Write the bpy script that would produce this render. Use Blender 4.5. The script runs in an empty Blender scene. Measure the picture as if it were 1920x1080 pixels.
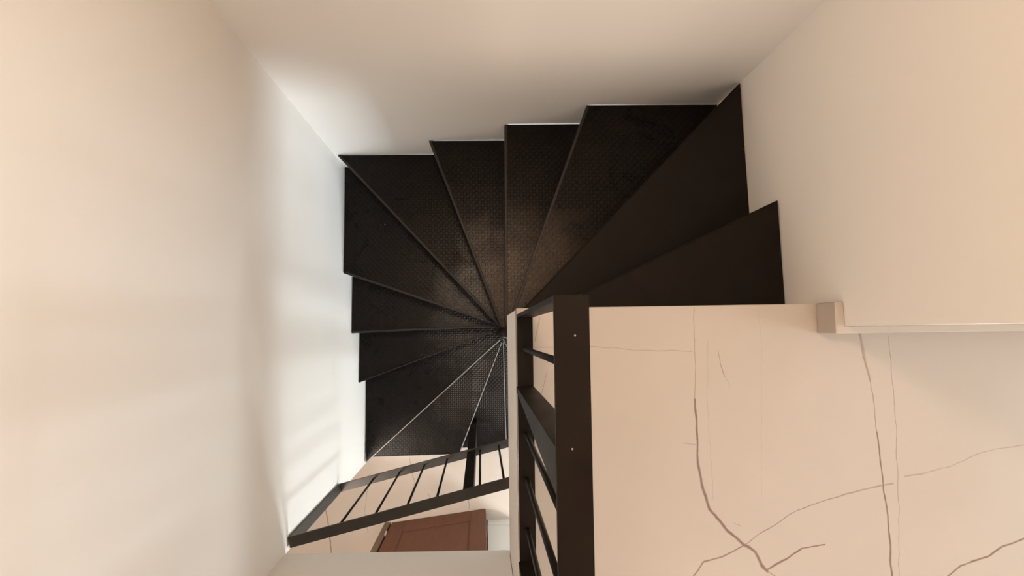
import bpy, bmesh, math, random
from mathutils import Vector, Matrix
random.seed(4)
S = bpy.context.scene
C = S.collection
PI = math.pi

# ------------------------------------------------------------------ camera
CAM_H = 1.55598
FPX = 1150.0
RM = [[0.9986416881210751, 0.008745452896797427, -0.0513643436667825],
      [-0.012473683323326705, 0.9972745208941751, -0.07271820404577607],
      [0.05058839759311222, 0.07326013260241657, 0.996028999075849]]
cd = bpy.data.cameras.new('camera')
cam = bpy.data.objects.new('camera', cd)
C.objects.link(cam)
cd.sensor_fit = 'HORIZONTAL'
cd.sensor_width = 36.0
cd.lens = FPX / 1920.0 * 36.0
cd.clip_start = 0.02
cam.matrix_world = Matrix.Translation((0, 0, CAM_H)) @ Matrix(RM).to_4x4()
S.camera = cam

# ------------------------------------------------------------------ world, exposure, big lights
w = bpy.data.worlds.new('world')
S.world = w
w.use_nodes = True
w.node_tree.nodes['Background'].inputs[0].default_value = (0.75, 0.87, 1.0, 1)
w.node_tree.nodes['Background'].inputs[1].default_value = 0.6
S.view_settings.view_transform = 'Standard'
S.view_settings.look = 'None'
S.view_settings.gamma = 1.0
S.view_settings.use_curve_mapping = False
S.view_settings.exposure = -0.02


def area(name, loc, target, sx, sy, power, color):
    l = bpy.data.lights.new(name, 'AREA')
    l.shape = 'RECTANGLE'
    l.size = sx
    l.size_y = sy
    l.energy = power
    l.color = color
    o = bpy.data.objects.new(name, l)
    C.objects.link(o)
    o.location = loc
    d = Vector(target) - Vector(loc)
    o.rotation_euler = d.to_track_quat('-Z', 'Y').to_euler()
    return o


WARM = (1.0, 0.79, 0.64)
DAY = (0.80, 0.92, 1.0)
# daylight through the windows: storey below, then the east one of the upper room
area('daylight_lower', (2.6, -3.36, -1.45), (0.1, -0.6, -1.2), 1.4, 1.35, 320, DAY)
area('daylight_upper', (4.16, -0.9, 1.25), (0, -0.6, 0.2), 1.1, 1.2, 85, DAY)
area('fill_south', (1.45, -3.16, 1.4), (1.0, 0, 0.9), 2.2, 1.7, 62, (1.0, 0.82, 0.67))  # added warm fill for the back wall, no known source
# warm ceiling lamps
area('lamp_stair', (-0.05, 0.62, 2.64), (-0.05, 0.62, 0), 0.2, 0.2, 18, (1.0, 0.72, 0.50))
area('lamp_room', (1.6, -2.1, 2.64), (1.6, -2.1, 0), 0.5, 0.5, 8, WARM)
area('lamp_lower', (-0.9, -1.05, -0.66), (-0.9, -1.05, -3), 0.3, 0.3, 22, (1.0, 0.85, 0.72))

# vein runs in the marble: half widths, strength, points (metres on the floor)
VEINS= [(0.00054, 0.00081, 0.55, [(0.548, 0.058), (0.546, -0.082), (0.545, -0.177)]), (0.00122, 0.00176, 1, [(0.545, -0.177), (0.547, -0.244), (0.545, -0.311), (0.553, -0.391)]), (0.00189, 0.00216, 1, [(0.553, -0.391), (0.571, -0.45), (0.617, -0.504), (0.657, -0.54), (0.684, -0.558), (0.7, -0.591), (0.716, -0.605)]), (0.00135, 0.00068, 0.6, [(0.716, -0.605), (0.749, -0.627)]), (0.00162, 0.00081, 0.9, [(0.716, -0.602), (0.765, -0.578), (0.808, -0.553), (0.864, -0.547)]), (0.00108, 0.00095, 0.8, [(0.519, -0.617), (0.553, -0.58), (0.608, -0.562), (0.657, -0.54)]), (0.00088, 0.00088, 0.7, [(0.657, -0.54), (0.706, -0.51), (0.777, -0.469), (0.834, -0.448), (0.905, -0.429)]), (0.00162, 0.00135, 0.5, [(0.905, -0.429), (0.962, -0.414), (1.054, -0.398)]), (0.00095, 0.00203, 0.4, [(1.087, -0.381), (1.141, -0.375)]), (0.00088, 0.00068, 0.45, [(1.141, -0.375), (1.207, -0.357), (1.28, -0.331), (1.339, -0.318), (1.42, -0.306)]), (0.00122, 0.00135, 0.9, [(1.179, -0.638), (1.218, -0.61), (1.291, -0.59), (1.335, -0.564), (1.401, -0.545)]), (0.00338, 0.00203, 0.4, [(0.987, -0.014), (0.996, -0.078), (1.007, -0.133)]), (0.00081, 0.00095, 0.6, [(0.987, -0.014), (0.991, -0.061), (1.009, -0.144), (1.02, -0.267)]), (0.00095, 0.00162, 0.9, [(1.02, -0.267), (1.028, -0.416), (1.036, -0.522), (1.037, -0.636)]), (0.00061, 0.00068, 0.6, [(1.063, -0.015), (1.067, -0.118), (1.07, -0.255), (1.066, -0.417), (1.056, -0.637)]), (0.00054, 0.00054, 0.25, [(0.583, -0.028), (0.576, -0.164), (0.58, -0.325), (0.582, -0.431)]), (0.00054, 0.00054, 0.15, [(0.717, 0.053), (0.724, -0.03), (0.707, -0.421)]), (0.00054, 0.00108, 0.6, [(0.61, -0.053), (0.617, -0.09), (0.625, -0.118)]), (0.00068, 0.00034, 0.3, [(0.625, -0.118), (0.636, -0.143)]), (0.00054, 0.00061, 0.45, [(0.132, -0.039), (0.282, -0.038), (0.399, -0.049), (0.541, -0.054)]), (0.00101, 0.00068, 0.35, [(0.511, -0.285), (0.543, -0.287)]), (0.00068, 0.00135, 0.4, [(0.149, 0.037), (0.137, -0.023)]), (0.00081, 0.00054, 0.45, [(0.167, -0.097), (0.151, -0.154)]), (0.00068, 0.00054, 0.4, [(0.636, -0.485), (0.652, -0.492)])]
VEINS_LOW= [(0.00317, 0.00396, 0.6, [(-1.161, -1.131), (-1.107, -1.3), (-1.075, -1.561)]), (0.00198, 0.00277, 0.4, [(-0.524, -0.894), (-0.508, -0.996), (-0.485, -1.073), (-0.524, -1.185)]), (0.00198, 0.00198, 0.4, [(-0.39, -1.15), (-0.355, -1.227)]), (0.00238, 0.00198, 0.5, [(-0.112, -1.082), (-0.094, -1.271)]), (0.00198, 0.00198, 0.35, [(-0.821, -1.064), (-0.843, -1.27), (-0.82, -1.42)])]


# ------------------------------------------------------------------ materials
def new_mat(name):
    m = bpy.data.materials.new(name)
    m.use_nodes = True
    nt = m.node_tree
    return m, nt, nt.nodes['Principled BSDF']


def N(nt, t, **kw):
    n = nt.nodes.new(t)
    for k, v in kw.items():
        setattr(n, k, v)
    return n


def math_n(nt, op, a, b=None, c=None, clamp=False):
    n = nt.nodes.new('ShaderNodeMath')
    n.operation = op
    n.use_clamp = clamp
    for i, v in enumerate((a, b, c)):
        if v is None:
            continue
        if isinstance(v, (int, float)):
            n.inputs[i].default_value = v
        else:
            nt.links.new(v, n.inputs[i])
    return n.outputs[0]


def vmath(nt, op, a, b=None, scale=None):
    n = nt.nodes.new('ShaderNodeVectorMath')
    n.operation = op
    for i, v in enumerate((a, b)):
        if v is None:
            continue
        if isinstance(v, tuple):
            n.inputs[i].default_value = v
        else:
            nt.links.new(v, n.inputs[i])
    if scale is not None:
        if isinstance(scale, (int, float)):
            n.inputs['Scale'].default_value = scale
        else:
            nt.links.new(scale, n.inputs['Scale'])
    return n


def paint(name, col, rough=0.6, bump=0.15, spec=0.3):
    m, nt, p = new_mat(name)
    tc = N(nt, 'ShaderNodeTexCoord')
    n1 = N(nt, 'ShaderNodeTexNoise')
    n1.inputs['Scale'].default_value = 2.0
    n1.inputs['Detail'].default_value = 2
    nt.links.new(tc.outputs['Object'], n1.inputs['Vector'])
    mx = N(nt, 'ShaderNodeMix', data_type='RGBA')
    mx.inputs[6].default_value = (*[c * 0.97 for c in col], 1)
    mx.inputs[7].default_value = (*col, 1)
    nt.links.new(n1.outputs[0], mx.inputs[0])
    nt.links.new(mx.outputs[2], p.inputs['Base Color'])
    p.inputs['Roughness'].default_value = rough
    p.inputs['Specular IOR Level'].default_value = spec
    n2 = N(nt, 'ShaderNodeTexNoise')
    n2.inputs['Scale'].default_value = 90
    nt.links.new(tc.outputs['Object'], n2.inputs['Vector'])
    b = N(nt, 'ShaderNodeBump')
    b.inputs['Strength'].default_value = bump
    b.inputs['Distance'].default_value = 0.0006
    nt.links.new(n2.outputs[0], b.inputs['Height'])
    nt.links.new(b.outputs[0], p.inputs['Normal'])
    return m


def marble(name, veins, col):
    m, nt, p = new_mat(name)
    tc = N(nt, 'ShaderNodeTexCoord')
    pos = tc.outputs['Object']
    sep = N(nt, 'ShaderNodeSeparateXYZ')
    nt.links.new(pos, sep.inputs[0])
    comb = N(nt, 'ShaderNodeCombineXYZ')
    nt.links.new(sep.outputs[0], comb.inputs[0])
    nt.links.new(sep.outputs[1], comb.inputs[1])
    nz = N(nt, 'ShaderNodeTexNoise')
    nz.inputs['Scale'].default_value = 14
    nz.inputs['Detail'].default_value = 4
    nt.links.new(comb.outputs[0], nz.inputs['Vector'])
    off = vmath(nt, 'SUBTRACT', nz.outputs['Color'], (0.5, 0.5, 0.5)).outputs[0]
    off = vmath(nt, 'MULTIPLY', off, (0.014, 0.014, 0.0)).outputs[0]
    P = vmath(nt, 'ADD', comb.outputs[0], off).outputs[0]
    nw = N(nt, 'ShaderNodeTexNoise')
    nw.inputs['Scale'].default_value = 40
    nw.inputs['Detail'].default_value = 3
    nt.links.new(comb.outputs[0], nw.inputs['Vector'])
    wmod = math_n(nt, 'MULTIPLY_ADD', nw.outputs[0], 1.6, 0.2)
    acc = None
    for a, b, s, pts in veins:
        n = len(pts) - 1
        for i in range(n):
            p0, p1 = pts[i], pts[i + 1]
            w0 = a + (b - a) * i / n
            w1 = a + (b - a) * (i + 1) / n
            ba = (p1[0] - p0[0], p1[1] - p0[1], 0.0)
            L2 = max(ba[0] ** 2 + ba[1] ** 2, 1e-9)
            pa = vmath(nt, 'SUBTRACT', P, (p0[0], p0[1], 0.0)).outputs[0]
            dt = vmath(nt, 'DOT_PRODUCT', pa, (ba[0] / L2, ba[1] / L2, 0)).outputs['Value']
            h = math_n(nt, 'MAXIMUM', math_n(nt, 'MINIMUM', dt, 1.0), 0.0)
            q = vmath(nt, 'SCALE', (ba[0], ba[1], 0.0), scale=h).outputs[0]
            d = vmath(nt, 'DISTANCE', pa, q).outputs['Value']
            ww = (w0 + w1) / 2 * (1.35 if s > 0.7 else 1.0)
            f = math_n(nt, 'MULTIPLY_ADD', d, -1.0 / (ww * 1.2), 1.5)
            f = math_n(nt, 'MULTIPLY', f, wmod, clamp=True)
            f = math_n(nt, 'MULTIPLY', f, s)
            acc = f if acc is None else math_n(nt, 'MAXIMUM', acc, f)
    # soft clouding of the stone
    cl = N(nt, 'ShaderNodeTexNoise')
    cl.inputs['Scale'].default_value = 3.0
    cl.inputs['Detail'].default_value = 5
    cl.inputs['Distortion'].default_value = 0.6
    nt.links.new(comb.outputs[0], cl.inputs['Vector'])
    mx = N(nt, 'ShaderNodeMix', data_type='RGBA')
    mx.inputs[6].default_value = (col[0] * 0.90, col[1] * 0.88, col[2] * 0.86, 1)
    mx.inputs[7].default_value = (*col, 1)
    nt.links.new(cl.outputs[0], mx.inputs[0])
    hue = N(nt, 'ShaderNodeMix', data_type='RGBA')
    hue.inputs[6].default_value = (0.20, 0.10, 0.05, 1)
    hue.inputs[7].default_value = (0.22, 0.18, 0.16, 1)
    n3 = N(nt, 'ShaderNodeTexNoise')
    n3.inputs['Scale'].default_value = 5
    nt.links.new(comb.outputs[0], n3.inputs['Vector'])
    nt.links.new(n3.outputs[0], hue.inputs[0])
    m2 = N(nt, 'ShaderNodeMix', data_type='RGBA')
    nt.links.new(math_n(nt, 'MULTIPLY', acc, 1.15, clamp=True), m2.inputs[0])
    nt.links.new(mx.outputs[2], m2.inputs[6])
    nt.links.new(hue.outputs[2], m2.inputs[7])
    nt.links.new(m2.outputs[2], p.inputs['Base Color'])
    p.inputs['Roughness'].default_value = 0.22
    p.inputs['Specular IOR Level'].default_value = 0.4
    return m


def steel(name, col, rough, plate=False, metal=0.0, spec=0.5, sheen=(0.02, 0.014, 0.010), reach=0.3, ground=0.15):
    m, nt, p = new_mat(name)
    tc = N(nt, 'ShaderNodeTexCoord')
    pos = tc.outputs['Object']
    n1 = N(nt, 'ShaderNodeTexNoise')
    n1.inputs['Scale'].default_value = 7
    n1.inputs['Detail'].default_value = 6
    nt.links.new(pos, n1.inputs['Vector'])
    mx = N(nt, 'ShaderNodeMix', data_type='RGBA')
    n1.inputs['Distortion'].default_value = 1.2
    mx.inputs[6].default_value = (*[c * 0.45 for c in col], 1)
    mx.inputs[7].default_value = (*[c * 1.6 for c in col], 1)
    nt.links.new(n1.outputs[0], mx.inputs[0])
    # paint flecks
    vo = N(nt, 'ShaderNodeTexVoronoi')
    vo.inputs['Scale'].default_value = 11
    nt.links.new(pos, vo.inputs['Vector'])
    fl = math_n(nt, 'LESS_THAN', vo.outputs['Distance'], 0.022)
    sc = N(nt, 'ShaderNodeSeparateColor')
    nt.links.new(vo.outputs['Color'], sc.inputs[0])
    fl = math_n(nt, 'MULTIPLY', fl, math_n(nt, 'GREATER_THAN', sc.outputs[0], 0.6))
    m2 = N(nt, 'ShaderNodeMix', data_type='RGBA')
    nt.links.new(fl, m2.inputs[0])
    nt.links.new(mx.outputs[2], m2.inputs[6])
    m2.inputs[7].default_value = (0.35, 0.32, 0.28, 1)
    nt.links.new(m2.outputs[2], p.inputs['Base Color'])
    rr = math_n(nt, 'MULTIPLY_ADD', n1.outputs[0], 0.25, rough - 0.12)
    nt.links.new(rr, p.inputs['Roughness'])
    p.inputs['Metallic'].default_value = metal
    p.inputs['Specular IOR Level'].default_value = spec
    # surface: slight unevenness, and raised bars for chequer plate
    n2 = N(nt, 'ShaderNodeTexNoise')
    n2.inputs['Scale'].default_value = 35
    n2.inputs['Detail'].default_value = 3
    nt.links.new(pos, n2.inputs['Vector'])
    h = math_n(nt, 'MULTIPLY', n2.outputs[0], 0.25)
    if plate:
        pitch = 0.0125
        uv = vmath(nt, 'SCALE', pos, scale=1 / pitch).outputs[0]
        s1 = N(nt, 'ShaderNodeSeparateXYZ')
        nt.links.new(uv, s1.inputs[0])
        fx = math_n(nt, 'FLOOR', s1.outputs[0])
        fy = math_n(nt, 'FLOOR', s1.outputs[1])
        par = math_n(nt, 'MODULO', math_n(nt, 'ADD', math_n(nt, 'ADD', fx, fy), 1000.0), 2.0)
        sgn = math_n(nt, 'MULTIPLY_ADD', math_n(nt, 'ROUND', par), 2.0, -1.0)
        lx = math_n(nt, 'SUBTRACT', math_n(nt, 'FRACT', s1.outputs[0]), 0.5)
        ly = math_n(nt, 'SUBTRACT', math_n(nt, 'FRACT', s1.outputs[1]), 0.5)
        lys = math_n(nt, 'MULTIPLY', ly, sgn)
        al = math_n(nt, 'MULTIPLY', math_n(nt, 'ADD', lx, lys), 0.7071)
        ac = math_n(nt, 'MULTIPLY', math_n(nt, 'SUBTRACT', lx, lys), 0.7071)
        e = math_n(nt, 'ADD', math_n(nt, 'POWER', math_n(nt, 'ABSOLUTE', math_n(nt, 'DIVIDE', al, 0.46)), 2.0),
                   math_n(nt, 'POWER', math_n(nt, 'ABSOLUTE', math_n(nt, 'DIVIDE', ac, 0.15)), 2.0))
        bar = math_n(nt, 'MULTIPLY_ADD', e, -1.0, 1.0, clamp=True)
        h = math_n(nt, 'ADD', h, math_n(nt, 'POWER', bar, 0.6))
        # lamp highlight on the bars painted into the colour, most near the newel
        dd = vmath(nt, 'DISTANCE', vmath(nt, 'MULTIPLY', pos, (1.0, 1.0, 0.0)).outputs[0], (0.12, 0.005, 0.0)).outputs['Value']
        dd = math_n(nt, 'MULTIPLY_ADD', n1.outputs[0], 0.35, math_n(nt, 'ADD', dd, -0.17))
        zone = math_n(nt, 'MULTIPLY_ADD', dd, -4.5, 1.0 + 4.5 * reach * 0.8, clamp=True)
        sheen_mask = math_n(nt, 'MULTIPLY', math_n(nt, 'MULTIPLY_ADD', bar, 1.0 - ground, ground), zone)
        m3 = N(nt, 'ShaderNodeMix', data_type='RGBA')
        nt.links.new(sheen_mask, m3.inputs[0])
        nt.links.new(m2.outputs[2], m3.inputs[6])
        m3.inputs[7].default_value = (*sheen, 1)
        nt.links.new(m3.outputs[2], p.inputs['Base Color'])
        nt.links.new(math_n(nt, 'MULTIPLY_ADD', sheen_mask, 0.8, spec), p.inputs['Specular IOR Level'])
    b = N(nt, 'ShaderNodeBump')
    b.inputs['Strength'].default_value = 1.0 if plate else 0.5
    b.inputs['Distance'].default_value = 0.0018 if plate else 0.001
    nt.links.new(h, b.inputs['Height'])
    nt.links.new(b.outputs[0], p.inputs['Normal'])
    return m


def wood(name, col):
    m, nt, p = new_mat(name)
    tc = N(nt, 'ShaderNodeTexCoord')
    mp = N(nt, 'ShaderNodeMapping')
    mp.inputs['Scale'].default_value = (14, 14, 1.2)
    nt.links.new(tc.outputs['Object'], mp.inputs[0])
    n1 = N(nt, 'ShaderNodeTexNoise')
    n1.inputs['Scale'].default_value = 2.5
    n1.inputs['Detail'].default_value = 6
    n1.inputs['Distortion'].default_value = 1.0
    nt.links.new(mp.outputs[0], n1.inputs['Vector'])
    mx = N(nt, 'ShaderNodeMix', data_type='RGBA')
    mx.inputs[6].default_value = (*[c * 0.8 for c in col], 1)
    mx.inputs[7].default_value = (*[c * 1.2 for c in col], 1)
    nt.links.new(n1.outputs[0], mx.inputs[0])
    nt.links.new(mx.outputs[2], p.inputs['Base Color'])
    p.inputs['Roughness'].default_value = 0.6
    p.inputs['Specular IOR Level'].default_value = 0.2
    return m


M = {
    'wall': paint('wall_paint', (0.88, 0.84, 0.79)),
    'ceiling': paint('ceiling_paint', (0.86, 0.79, 0.72)),
    'white': paint('white_gloss_paint', (0.84, 0.81, 0.77), rough=0.35, bump=0.05, spec=0.5),
    'marble': marble('cream_marble', VEINS, (0.49, 0.43, 0.375)),
    'marble_low': marble('cream_marble_lower', VEINS_LOW, (0.66, 0.58, 0.51)),
    'plate': steel('chequer_plate', (0.006, 0.004, 0.003), 0.30, plate=True, spec=0.12),
    'plate_glow': steel('brown_glow_chequer_plate', (0.006, 0.004, 0.003), 0.30, plate=True, spec=0.12, sheen=(0.13, 0.058, 0.020), reach=0.36, ground=0.16),  # warm lamp glow on these treads painted as orange bars
    'plate_low': steel('grey_sheen_chequer_plate', (0.007, 0.005, 0.004), 0.32, plate=True, spec=0.12, sheen=(0.12, 0.095, 0.08), reach=0.56, ground=0.08),  # greyish highlight on the lowest bars, put into their colour
    'smooth': steel('smooth_painted_steel', (0.009, 0.006, 0.004), 0.45, spec=0.12),
    'edge': steel('highlight_steel_edge', (0.26, 0.245, 0.235), 0.35),  # light caught by the lowest nosings, painted as a pale colour
    'edge_dull': steel('dull_steel_edge', (0.019, 0.015, 0.0145), 0.4, spec=0.25),
    'rail': steel('dark_rail_steel', (0.011, 0.0075, 0.0052), 0.45, spec=0.08),
    'rail_grey': steel('grey_rail_steel', (0.040, 0.036, 0.033), 0.45, spec=0.25),
    'wood': wood('brown_wood', (0.16, 0.057, 0.027)),
    'jamb': wood('jamb_wood', (0.20, 0.13, 0.08)),
    'chrome': steel('chrome', (0.6, 0.6, 0.6), 0.25, metal=1.0),
}
m, nt, p = new_mat('lamp_diffuser')
p.inputs['Base Color'].default_value = (0.9, 0.88, 0.84, 1)
p.inputs['Emission Color'].default_value = (1.0, 0.80, 0.60, 1)
p.inputs['Emission Strength'].default_value = 3.0
M['glow'] = m
m, nt, p = new_mat('window_glass')
tr = N(nt, 'ShaderNodeBsdfTransparent')
gl = N(nt, 'ShaderNodeBsdfGlossy')
gl.inputs['Roughness'].default_value = 0.02
fr = N(nt, 'ShaderNodeFresnel')
ms = N(nt, 'ShaderNodeMixShader')
nt.links.new(fr.outputs[0], ms.inputs[0])
nt.links.new(tr.outputs[0], ms.inputs[1])
nt.links.new(gl.outputs[0], ms.inputs[2])
nt.links.new(ms.outputs[0], nt.nodes['Material Output'].inputs[0])
M['glass'] = m


# ------------------------------------------------------------------ mesh helpers
def prism(bm, poly, z0, z1, top=None, smooth=False):
    """extrude a plan polygon from z0 to z1; top = other polygon for the upper face"""
    top = top or poly
    a = [bm.verts.new((x, y, z0)) for x, y in poly]
    b = [bm.verts.new((x, y, z1)) for x, y in top]
    n = len(poly)
    bm.faces.new(a)
    bm.faces.new(b)
    for i in range(n):
        j = (i + 1) % n
        bm.faces.new((a[i], a[j], b[j], b[i]))
    return b


def box(bm, x0, x1, y0, y1, z0, z1):
    prism(bm, [(x0, y0), (x1, y0), (x1, y1), (x0, y1)], z0, z1)


def tube(bm, p0, p1, r, n=12):
    p0, p1 = Vector(p0), Vector(p1)
    d = (p1 - p0).normalized()
    u = d.orthogonal().normalized()
    v = d.cross(u)
    A, B = [], []
    for i in range(n):
        a = 2 * PI * i / n
        o = (u * math.cos(a) + v * math.sin(a)) * r
        A.append(bm.verts.new(p0 + o))
        B.append(bm.verts.new(p1 + o))
    bm.faces.new(A)
    bm.faces.new(B)
    for i in range(n):
        j = (i + 1) % n
        f = bm.faces.new((A[i], A[j], B[j], B[i]))
        f.smooth = True


def obj(name, bm, mat, parent=None, bevel=0.0):
    bmesh.ops.recalc_face_normals(bm, faces=bm.faces)
    if bevel:
        es = [e for e in bm.edges if len(e.link_faces) == 2 and e.calc_face_angle(0) > 0.6]
        bmesh.ops.bevel(bm, geom=es, offset=bevel, segments=2, affect='EDGES', profile=0.5)
    me = bpy.data.meshes.new(name)
    bm.to_mesh(me)
    bm.free()
    me.materials.append(M[mat] if isinstance(mat, str) else mat)
    o = bpy.data.objects.new(name, me)
    C.objects.link(o)
    if parent:
        o.parent = parent
        o.matrix_parent_inverse = Matrix.Translation(parent.location).inverted()
    return o


def struct(name, bm, mat, label=None, bevel=0.0, parent=None):
    o = obj(name, bm, mat, parent, bevel)
    if not parent:
        o['kind'] = 'structure'
        if label:
            o['label'] = label
    return o


def thing(name, label, cat, loc, group=None):
    o = bpy.data.objects.new(name, None)
    C.objects.link(o)
    o.location = loc
    o.empty_display_size = 0.1
    o['label'] = label
    o['category'] = cat
    if group:
        o['group'] = group
    return o


def lerp(a, b, t):
    return (a[0] + (b[0] - a[0]) * t, a[1] + (b[1] - a[1]) * t)


# plan of the stairwell (metres): its four corners
TL, TR = (-0.654, 0.812), (0.878, 0.829)
BL, RE = (-0.661, -0.731), (0.897, 0.006)
LOW, UP = -3.0, 2.7           # lower floor, upper ceiling
SL = -0.60                    # underside of the upper floor


# ------------------------------------------------------------------ structure
bm = bmesh.new()              # left wall of the well
prism(bm, [TL, BL, (-0.80, -0.731), (-0.80, 0.95), (-0.654, 0.95)], LOW, UP)
struct('wall_left', bm, 'wall', 'tall cream wall on the left of the stairwell')

bm = bmesh.new()
prism(bm, [TL, TR, (0.88, 0.97), (-0.654, 0.95)], LOW, UP)
struct('wall_back', bm, 'wall', 'cream wall behind the upper winder treads')

bm = bmesh.new()
prism(bm, [TR, RE, (4.1, 0.010), (4.1, 0.97), (0.88, 0.97)], LOW, UP)
struct('wall_right', bm, 'wall', 'cream wall right of the topmost treads, ending at the upper landing')

bm = bmesh.new()              # wall over the lower opening
prism(bm, [BL, (0.0905, -0.741), (0.0905, -0.88), (-0.80, -0.88), (-0.80, -0.731)], -0.60, UP)
struct('wall_front', bm, 'wall', 'pale wall hanging above the opening to the lower floor')

bm = bmesh.new()              # marble of the upper floor
prism(bm, [(0.0905, 0.062), (0.899, 0.066), (0.897, 0.006), (4.0, 0.010), (4.0, -3.0), (-0.1, -3.0), (-0.1, -0.88), (0.0905, -0.88)], -0.045, 0.0)
struct('floor', bm, 'marble', 'cream marble floor with brown veins on the upper landing', bevel=0.0015)

bm = bmesh.new()              # concrete slab under it = ceiling of the lower floor
prism(bm, [(0.0925, 0.060), (0.899, 0.064), (0.897, 0.006), (4.0, 0.010), (4.0, -3.2), (-3.0, -3.2), (-3.0, -0.88), (0.0925, -0.88)], SL, -0.045)
struct('ceiling_lower', bm, 'ceiling', 'plastered slab carrying the upper landing, its edge towards the stairwell')

bm = bmesh.new()
box(bm, -3.0, 4.1, -3.2, 0.97, LOW - 0.1, LOW)
struct('floor_lower', bm, 'marble_low', 'cream marble floor of the storey below')

bm = bmesh.new()
box(bm, -0.80, 4.1, -3.1, 0.97, UP, UP + 0.1)
struct('ceiling', bm, 'ceiling', 'ceiling above the upper landing')

# upper room, out of view: closes the space
bm = bmesh.new()
box(bm, -0.2, -0.1, -3.0, -0.88, 0, UP)
struct('wall_side', bm, 'wall')


def window_wall(name, at, ax, u0, u1, z0, z1, wu0, wu1, wz0, wz1, wn, out):
    """wall in plane x = at (ax 'x') or y = at (ax 'y') with a framed window; out = side the outdoors lie on"""
    def b(bm, ua, ub, d0, d1, za, zb):
        d0, d1 = sorted((at + out * d0, at + out * d1))
        if ax == 'x':
            box(bm, d0, d1, ua, ub, za, zb)
        else:
            box(bm, ua, ub, d0, d1, za, zb)
    bm = bmesh.new()
    b(bm, u0, wu0, 0, 0.12, z0, z1)
    b(bm, wu1, u1, 0, 0.12, z0, z1)
    b(bm, wu0, wu1, 0, 0.12, z0, wz0)
    b(bm, wu0, wu1, 0, 0.12, wz1, z1)
    struct(name, bm, 'wall')
    bm = bmesh.new()
    t = 0.045
    b(bm, wu0, wu0 + t, 0.03, 0.08, wz0, wz1)
    b(bm, wu1 - t, wu1, 0.03, 0.08, wz0, wz1)
    b(bm, wu0 + t, wu1 - t, 0.03, 0.08, wz0, wz0 + t)
    b(bm, wu0 + t, wu1 - t, 0.03, 0.08, wz1 - t, wz1)
    f = struct(wn, bm, 'white')
    bm = bmesh.new()
    b(bm, wu0 + t, wu1 - t, 0.053, 0.057, wz0 + t, wz1 - t)
    obj('pane', bm, 'glass', f)


window_wall('wall_east', 4.0, 'x', -3.0, 0.006, 0, UP, -1.5, -0.3, 0.6, 1.9, 'window_1', 1)
window_wall('wall_south', -3.0, 'y', -0.2, 4.0, 0, UP, 0.3, 2.6, 0.5, 2.3, 'fill_window', -1)  # window here is unseen, added to let the warm fill in
window_wall('wall_lower_south', -3.2, 'y', -3.0, 3.6, LOW, SL, 1.8, 3.4, -2.2, -0.75, 'window_3', -1)

# storey below: walls round the hallway
bm = bmesh.new()
box(bm, -3.0, -0.80, -0.731, -0.61, LOW, SL)
struct('wall_lower_inner', bm, 'wall')
bm = bmesh.new()
box(bm, -3.1, -3.0, -3.2, -0.61, LOW, SL)
struct('wall_lower_west', bm, 'wall')
bm = bmesh.new()
box(bm, 3.6, 3.7, -3.3, 0.006, LOW, SL)
struct('wall_lower_east', bm, 'wall')
bm = bmesh.new()              # wall with the brown door
box(bm, -0.70, -0.66, -1.50, -1.36, LOW + 2.06, SL)
box(bm, 0.035, 0.22, -1.50, -1.36, LOW, SL)
box(bm, -0.66, 0.035, -1.50, -1.36, LOW + 2.06, SL)
box(bm, -0.70, 0.035, -1.56, -1.50, LOW, SL)
box(bm, -0.70, -0.695, -3.2, -1.56, LOW, SL)
struct('wall_door', bm, 'wall', 'white wall beside the brown door of the storey below')

bm = bmesh.new()              # skirting under the window side of that wall
box(bm, 0.036, 0.22, -1.36, -1.348, LOW, LOW + 0.09)
struct('baseboard_lower', bm, 'white', 'white skirting beside the brown door of the storey below', bevel=0.002)

# door: jamb, leaf hinged at its left edge and standing a little ajar
jb = bmesh.new()
box(jb, -0.70, -0.66, -1.50, -1.345, LOW, LOW + 2.06)
dj = struct('trim_1', jb, 'jamb', 'brown wooden jamb at the hinge side of the lower door', bevel=0.003)

door = bpy.data.objects.new('door_1', None)
C.objects.link(door)
door.location = (-0.648, -1.347, LOW)
door['kind'] = 'structure'
door['label'] = 'brown panelled wooden door standing ajar on the storey below'
W_, D_, H_ = 0.675, 0.038, 2.03
ang = math.atan2(-1.267 + 1.347, 0.021 + 0.648)


def door_part(name, bm, mat, bevel=0.0):
    bmesh.ops.transform(bm, matrix=Matrix.Translation(door.location) @ Matrix.Rotation(ang, 4, 'Z'), verts=bm.verts)
    return obj(name, bm, mat, door, bevel)


bm = bmesh.new()
box(bm, 0, W_, -D_, -0.005, 0.008, H_)                     # core
st = 0.105
box(bm, 0, st, -0.006, 0, 0.008, H_)                       # stiles
box(bm, W_ - st, W_, -0.006, 0, 0.008, H_)
for z0, z1 in ((0.008, 0.24), (0.92, 1.04), (1.92, H_)):
    box(bm, st, W_ - st, -0.006, 0, z0, z1)                # rails
door_part('leaf', bm, 'wood', 0.002)
for z0, z1 in ((0.29, 0.87), (1.09, 1.87)):
    bm = bmesh.new()
    a = [(st + 0.045, z0), (W_ - st - 0.045, z0), (W_ - st - 0.045, z1), (st + 0.045, z1)]
    box(bm, st + 0.012, W_ - st - 0.012, -0.006, -0.0015, z0, z1)
    door_part('raised_panel', bm, 'wood', 0.003)
bm = bmesh.new()
tube(bm, (W_ - 0.055, 0.0, 1.0), (W_ - 0.055, 0.045, 1.0), 0.011)
tube(bm, (W_ - 0.055, 0.045, 1.0), (W_ - 0.165, 0.045, 1.0), 0.009)
door_part('handle', bm, 'chrome')
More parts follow.
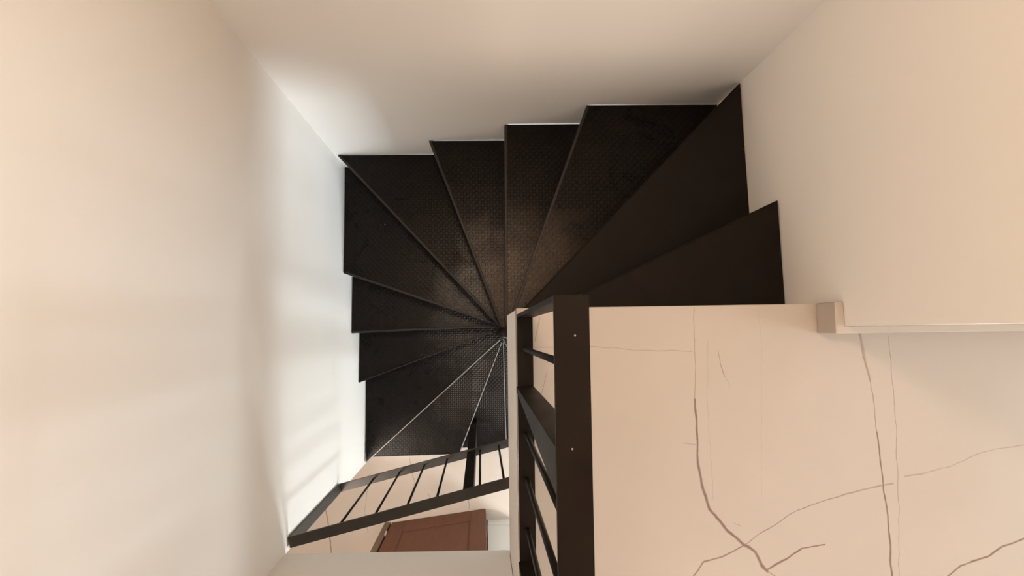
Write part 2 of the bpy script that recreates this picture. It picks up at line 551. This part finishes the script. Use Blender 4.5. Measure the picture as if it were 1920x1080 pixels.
for z in (0.22, 1.0, 1.8):
    bm = bmesh.new()
    tube(bm, (-0.006, 0.004, z), (-0.006, 0.004, z + 0.09), 0.007)
    door_part('hinge', bm, 'chrome')

# skirting at the foot of the right wall, turning its corner
bm = bmesh.new()
prism(bm, [(0.873, 0.0665), (0.895, 0.0665), (0.897, 0.006), (3.99, 0.010), (3.99, -0.010), (0.873, -0.012)], 0.0, 0.085)
struct('baseboard_right', bm, 'marble', 'low marble skirting wrapping the end of the right wall', bevel=0.002)

# ------------------------------------------------------------------ winder staircase
stair = thing('winder_staircase', 'black steel winder staircase of chequer plate treads turning down between cream walls', 'staircase', (0.12, 0.005, LOW))
PV = (0.12, 0.005)
bm = bmesh.new()
tube(bm, (PV[0], PV[1], LOW), (PV[0], PV[1], SL), 0.026, 24)
obj('newel_post', bm, 'rail', stair)

e = 0.003   # clearance between plate and wall
TLi, TRi = (TL[0] + e, TL[1] - e), (TR[0] - e, TR[1] - e)
BLi = (BL[0] + e, BL[1] + e)
# nosing of every tread: (apex end, wall end)
nose = {
    0: ((0.10, 0.066), (0.893, 0.066)),
    1: ((0.112, 0.030), (0.884, 0.383)),
    2: ((0.125, 0.0660), (0.874, 0.8255)),
    3: ((0.108, 0.064), (0.391, 0.8205)),
    4: ((0.093, 0.040), (0.100, 0.8165)),
    5: ((0.082, 0.030), (-0.213, 0.814)),
    6: ((0.078, 0.034), (-0.640, 0.809)),
    7: ((0.080, 0.038), (-0.653, 0.294)),
    8: ((0.084, 0.031), (-0.6545, 0.007)),
    9: ((0.090, 0.012), (-0.6555, -0.258)),
    10: ((0.112, -0.042), (-0.652, -0.722)),
    11: ((0.128, -0.060), (-0.133, -0.722)),
    12: ((0.145, -0.061), (0.158, -0.722)),
    13: ((0.150, -0.040), (0.52, -0.735)),
    14: ((0.152, -0.020), (0.895, -0.42)),
}
back = {   # where the rear edge meets the wall, tucked under the tread above, and corners between
    1: [(0.893, 0.066)],
    2: [(0.889, 0.345)],
    3: [(0.8735, 0.78), TRi],
    4: [(0.425, 0.8205)],
    5: [(0.130, 0.8170)],
    6: [(-0.180, 0.8145)],
    7: [(-0.595, 0.8095), TLi],
    8: [(-0.653, 0.325)],
    9: [(-0.6535, 0.037)],
    10: [(-0.6550, -0.228)],
    11: [(-0.657, -0.680), BLi],
    12: [(-0.168, -0.722)],
    13: [(0.123, -0.722)],
    14: [(0.49, -0.735), (0.88, -0.735)],
}


def shift(a, b, d):
    """move segment a-b sideways by d to its left"""
    v = Vector((b[0] - a[0], b[1] - a[1]))
    n = Vector((-v.y, v.x)).normalized() * d
    return (a[0] + n.x, a[1] + n.y), (b[0] + n.x, b[1] + n.y)


for k in range(1, 15):
    z = -0.2 * k
    a0, w0 = nose[k - 1]
    a1, w1 = nose[k]
    if k == 1:
        poly = [(0.193, 0.065), (0.893, 0.066), w1]
    else:
        s0, _ = shift(a0, w0, -0.028)
        if k == 2:
            s0 = (0.26, 0.0645)
        if k == 3:
            s0 = (0.15, 0.066)
        poly = ([PV] if k > 3 else []) + [s0] + back[k] + [w1, a1]
    # plate mitred under its nosing
    bm = bmesh.new()
    prism(bm, poly, z - 0.006, z)
    t = obj('tread', bm, 'smooth' if k <= 2 else 'plate_glow' if k <= 5 else 'plate' if k <= 10 else 'plate_low', stair, 0.0015)
    if k <= 2:
        t['label'] = 'smooth dark steel tread'
    # folded edge along the nosing
    A, B = (a1, w1) if k > 1 else ((0.193, 0.065), w1)
    i1, i2 = shift(A, B, -0.010 if 3 <= k <= 8 else -0.005)
    i1b, i2b = lerp(i1, i2, 0.0), lerp(i1, i2, 0.994)
    bm = bmesh.new()
    B2 = lerp(A, B, 0.998)
    prism(bm, [A, B2, i2b, i1b], z - 0.035, z + 0.0012)
    obj('nosing', bm, 'edge' if k >= 10 else 'edge_dull' if k >= 3 else 'rail', t, 0.001)
    # riser plate down to the next tread
    if k < 15:
        r1, r2 = shift(A, B, -0.020)
        r3, r4 = shift(A, B, -0.016)
        if k in (6, 10):
            r2, r4 = lerp(r1, r2, 0.97), lerp(r3, r4, 0.97)
        else:
            r2, r4 = lerp(r1, r2, 0.992), lerp(r3, r4, 0.99)
        bm = bmesh.new()
        prism(bm, [r1, r2, r4, r3], z - 0.198, z - 0.007)
        obj('riser', bm, 'smooth', stair)

# ------------------------------------------------------------------ guard railing on the upper landing
g = thing('guard_railing', 'dark steel guard railing standing on the marble landing edge, seen from above', 'railing', (0.112, -0.34, 0))
x0, x1 = 0.090, 0.134
bm = bmesh.new(); box(bm, x0, x1, -0.73, 0.046, 0.795, 0.805)
obj('top_rail', bm, 'rail', g, 0.0012)
bm = bmesh.new(); box(bm, 0.091, 0.131, -0.73, 0.046, 0.0, 0.010)
obj('base_rail', bm, 'rail', g, 0.0012)
for ya, yb in ((0.038, 0.046), (-0.730, -0.722)):
    bm = bmesh.new(); box(bm, 0.0905, 0.1325, ya, yb, 0.010, 0.795)
    obj('post', bm, 'rail', g, 0.001)
for yo in (0.0, -0.425):      # wider intermediate posts, flaring towards the top
    bm = bmesh.new()
    lo = [(0.0875, -0.134 + yo), (0.131, -0.134 + yo), (0.131, -0.146 + yo), (0.0875, -0.146 + yo)]
    hi = [(0.090, -0.140 + yo), (0.133, -0.140 + yo), (0.133, -0.200 + yo), (0.090, -0.200 + yo)]
    prism(bm, lo, 0.0101, 0.795, hi)
    obj('post', bm, 'rail', g, 0.001)
for yb in (-0.042, -0.252, -0.362, -0.484, -0.64):
    bm = bmesh.new()
    tube(bm, (0.111, yb, 0.010), (0.111, yb, 0.795), 0.006, 14)
    obj('baluster', bm, 'rail', g)

for sx, sy in ((0.1155, -0.0045), (0.1095, -0.1415)):
    bm = bmesh.new()
    tube(bm, (sx, sy, 0.8045), (sx, sy, 0.8056), 0.0013, 10)
    o = obj('paint_scratch', bm, 'edge', g)  # tiny disc standing in for a pale paint scratch
    o['label'] = 'small pale paint scratch'

# ------------------------------------------------------------------ guard railing over the lower stairs
g2 = thing('guard_railing', 'dark grey steel guard railing with thin bars crossing the opening below the stairs', 'railing', (-0.05, -0.556, -2.4))


def ly(x):
    return -0.700 + 0.24 * (x + 0.655)


def lbar(bm, xa, xb, z0, z1, hw):
    n = Vector((-0.24, 1.0)).normalized() * hw
    prism(bm, [(xa - n.x, ly(xa) - n.y), (xb - n.x, ly(xb) - n.y), (xb + n.x, ly(xb) + n.y), (xa + n.x, ly(xa) + n.y)], z0, z1)


ZT, ZB = -0.625, -1.345
bm = bmesh.new(); lbar(bm, -0.650, 0.895, ZT, ZT + 0.010, 0.0185)
obj('top_rail', bm, 'rail_grey', g2, 0.001)
bm = bmesh.new(); lbar(bm, -0.650, 0.895, ZB - 0.010, ZB, 0.0185)
obj('bottom_rail', bm, 'rail_grey', g2, 0.001)
for xa, xb in ((-0.656, -0.648), (0.892, 0.899)):
    bm = bmesh.new(); lbar(bm, xa, xb, ZB - 0.010, ZT + 0.010, 0.0185)
    obj('post', bm, 'rail_grey', g2)
bm = bmesh.new(); lbar(bm, -0.066, -0.028, -2.3995, ZT, 0.010)
obj('post', bm, 'rail', g2, 0.001)
for xb in (-0.499, -0.378, -0.266, -0.161, -0.008, 0.078, 0.19, 0.30, 0.41, 0.52, 0.63, 0.74):
    bm = bmesh.new()
    tube(bm, (xb, ly(xb), ZB), (xb, ly(xb), ZT), 0.0045, 12)
    obj('baluster', bm, 'rail', g2)


# ------------------------------------------------------------------ ceiling lamps
def downlight(x, y, z, r, label):
    t = thing('ceiling_lamp', label, 'lamp', (x, y, z))
    bm = bmesh.new()
    A = [[], [], [], []]
    for i in range(40):
        a = 2 * PI * i / 40
        for q, (rr, zz) in enumerate(((r + 0.02, z), (r + 0.02, z - 0.02), (r, z - 0.02), (r, z))):
            A[q].append(bm.verts.new((x + rr * math.cos(a), y + rr * math.sin(a), zz)))
    for i in range(40):
        j = (i + 1) % 40
        for q in range(4):
            bm.faces.new((A[q][i], A[q][j], A[(q + 1) % 4][j], A[(q + 1) % 4][i]))
    obj('rim', bm, 'white', t)
    bm = bmesh.new()
    tube(bm, (x, y, z - 0.012), (x, y, z - 0.001), r - 0.001, 40)
    obj('diffuser', bm, 'glow', t)


downlight(-0.05, 0.62, UP, 0.14, 'round white lamp on the ceiling above the stairwell')
downlight(1.6, -2.1, UP, 0.28, 'round white lamp on the ceiling above the landing')
downlight(-0.9, -1.05, SL, 0.16, 'round white lamp on the ceiling of the storey below')
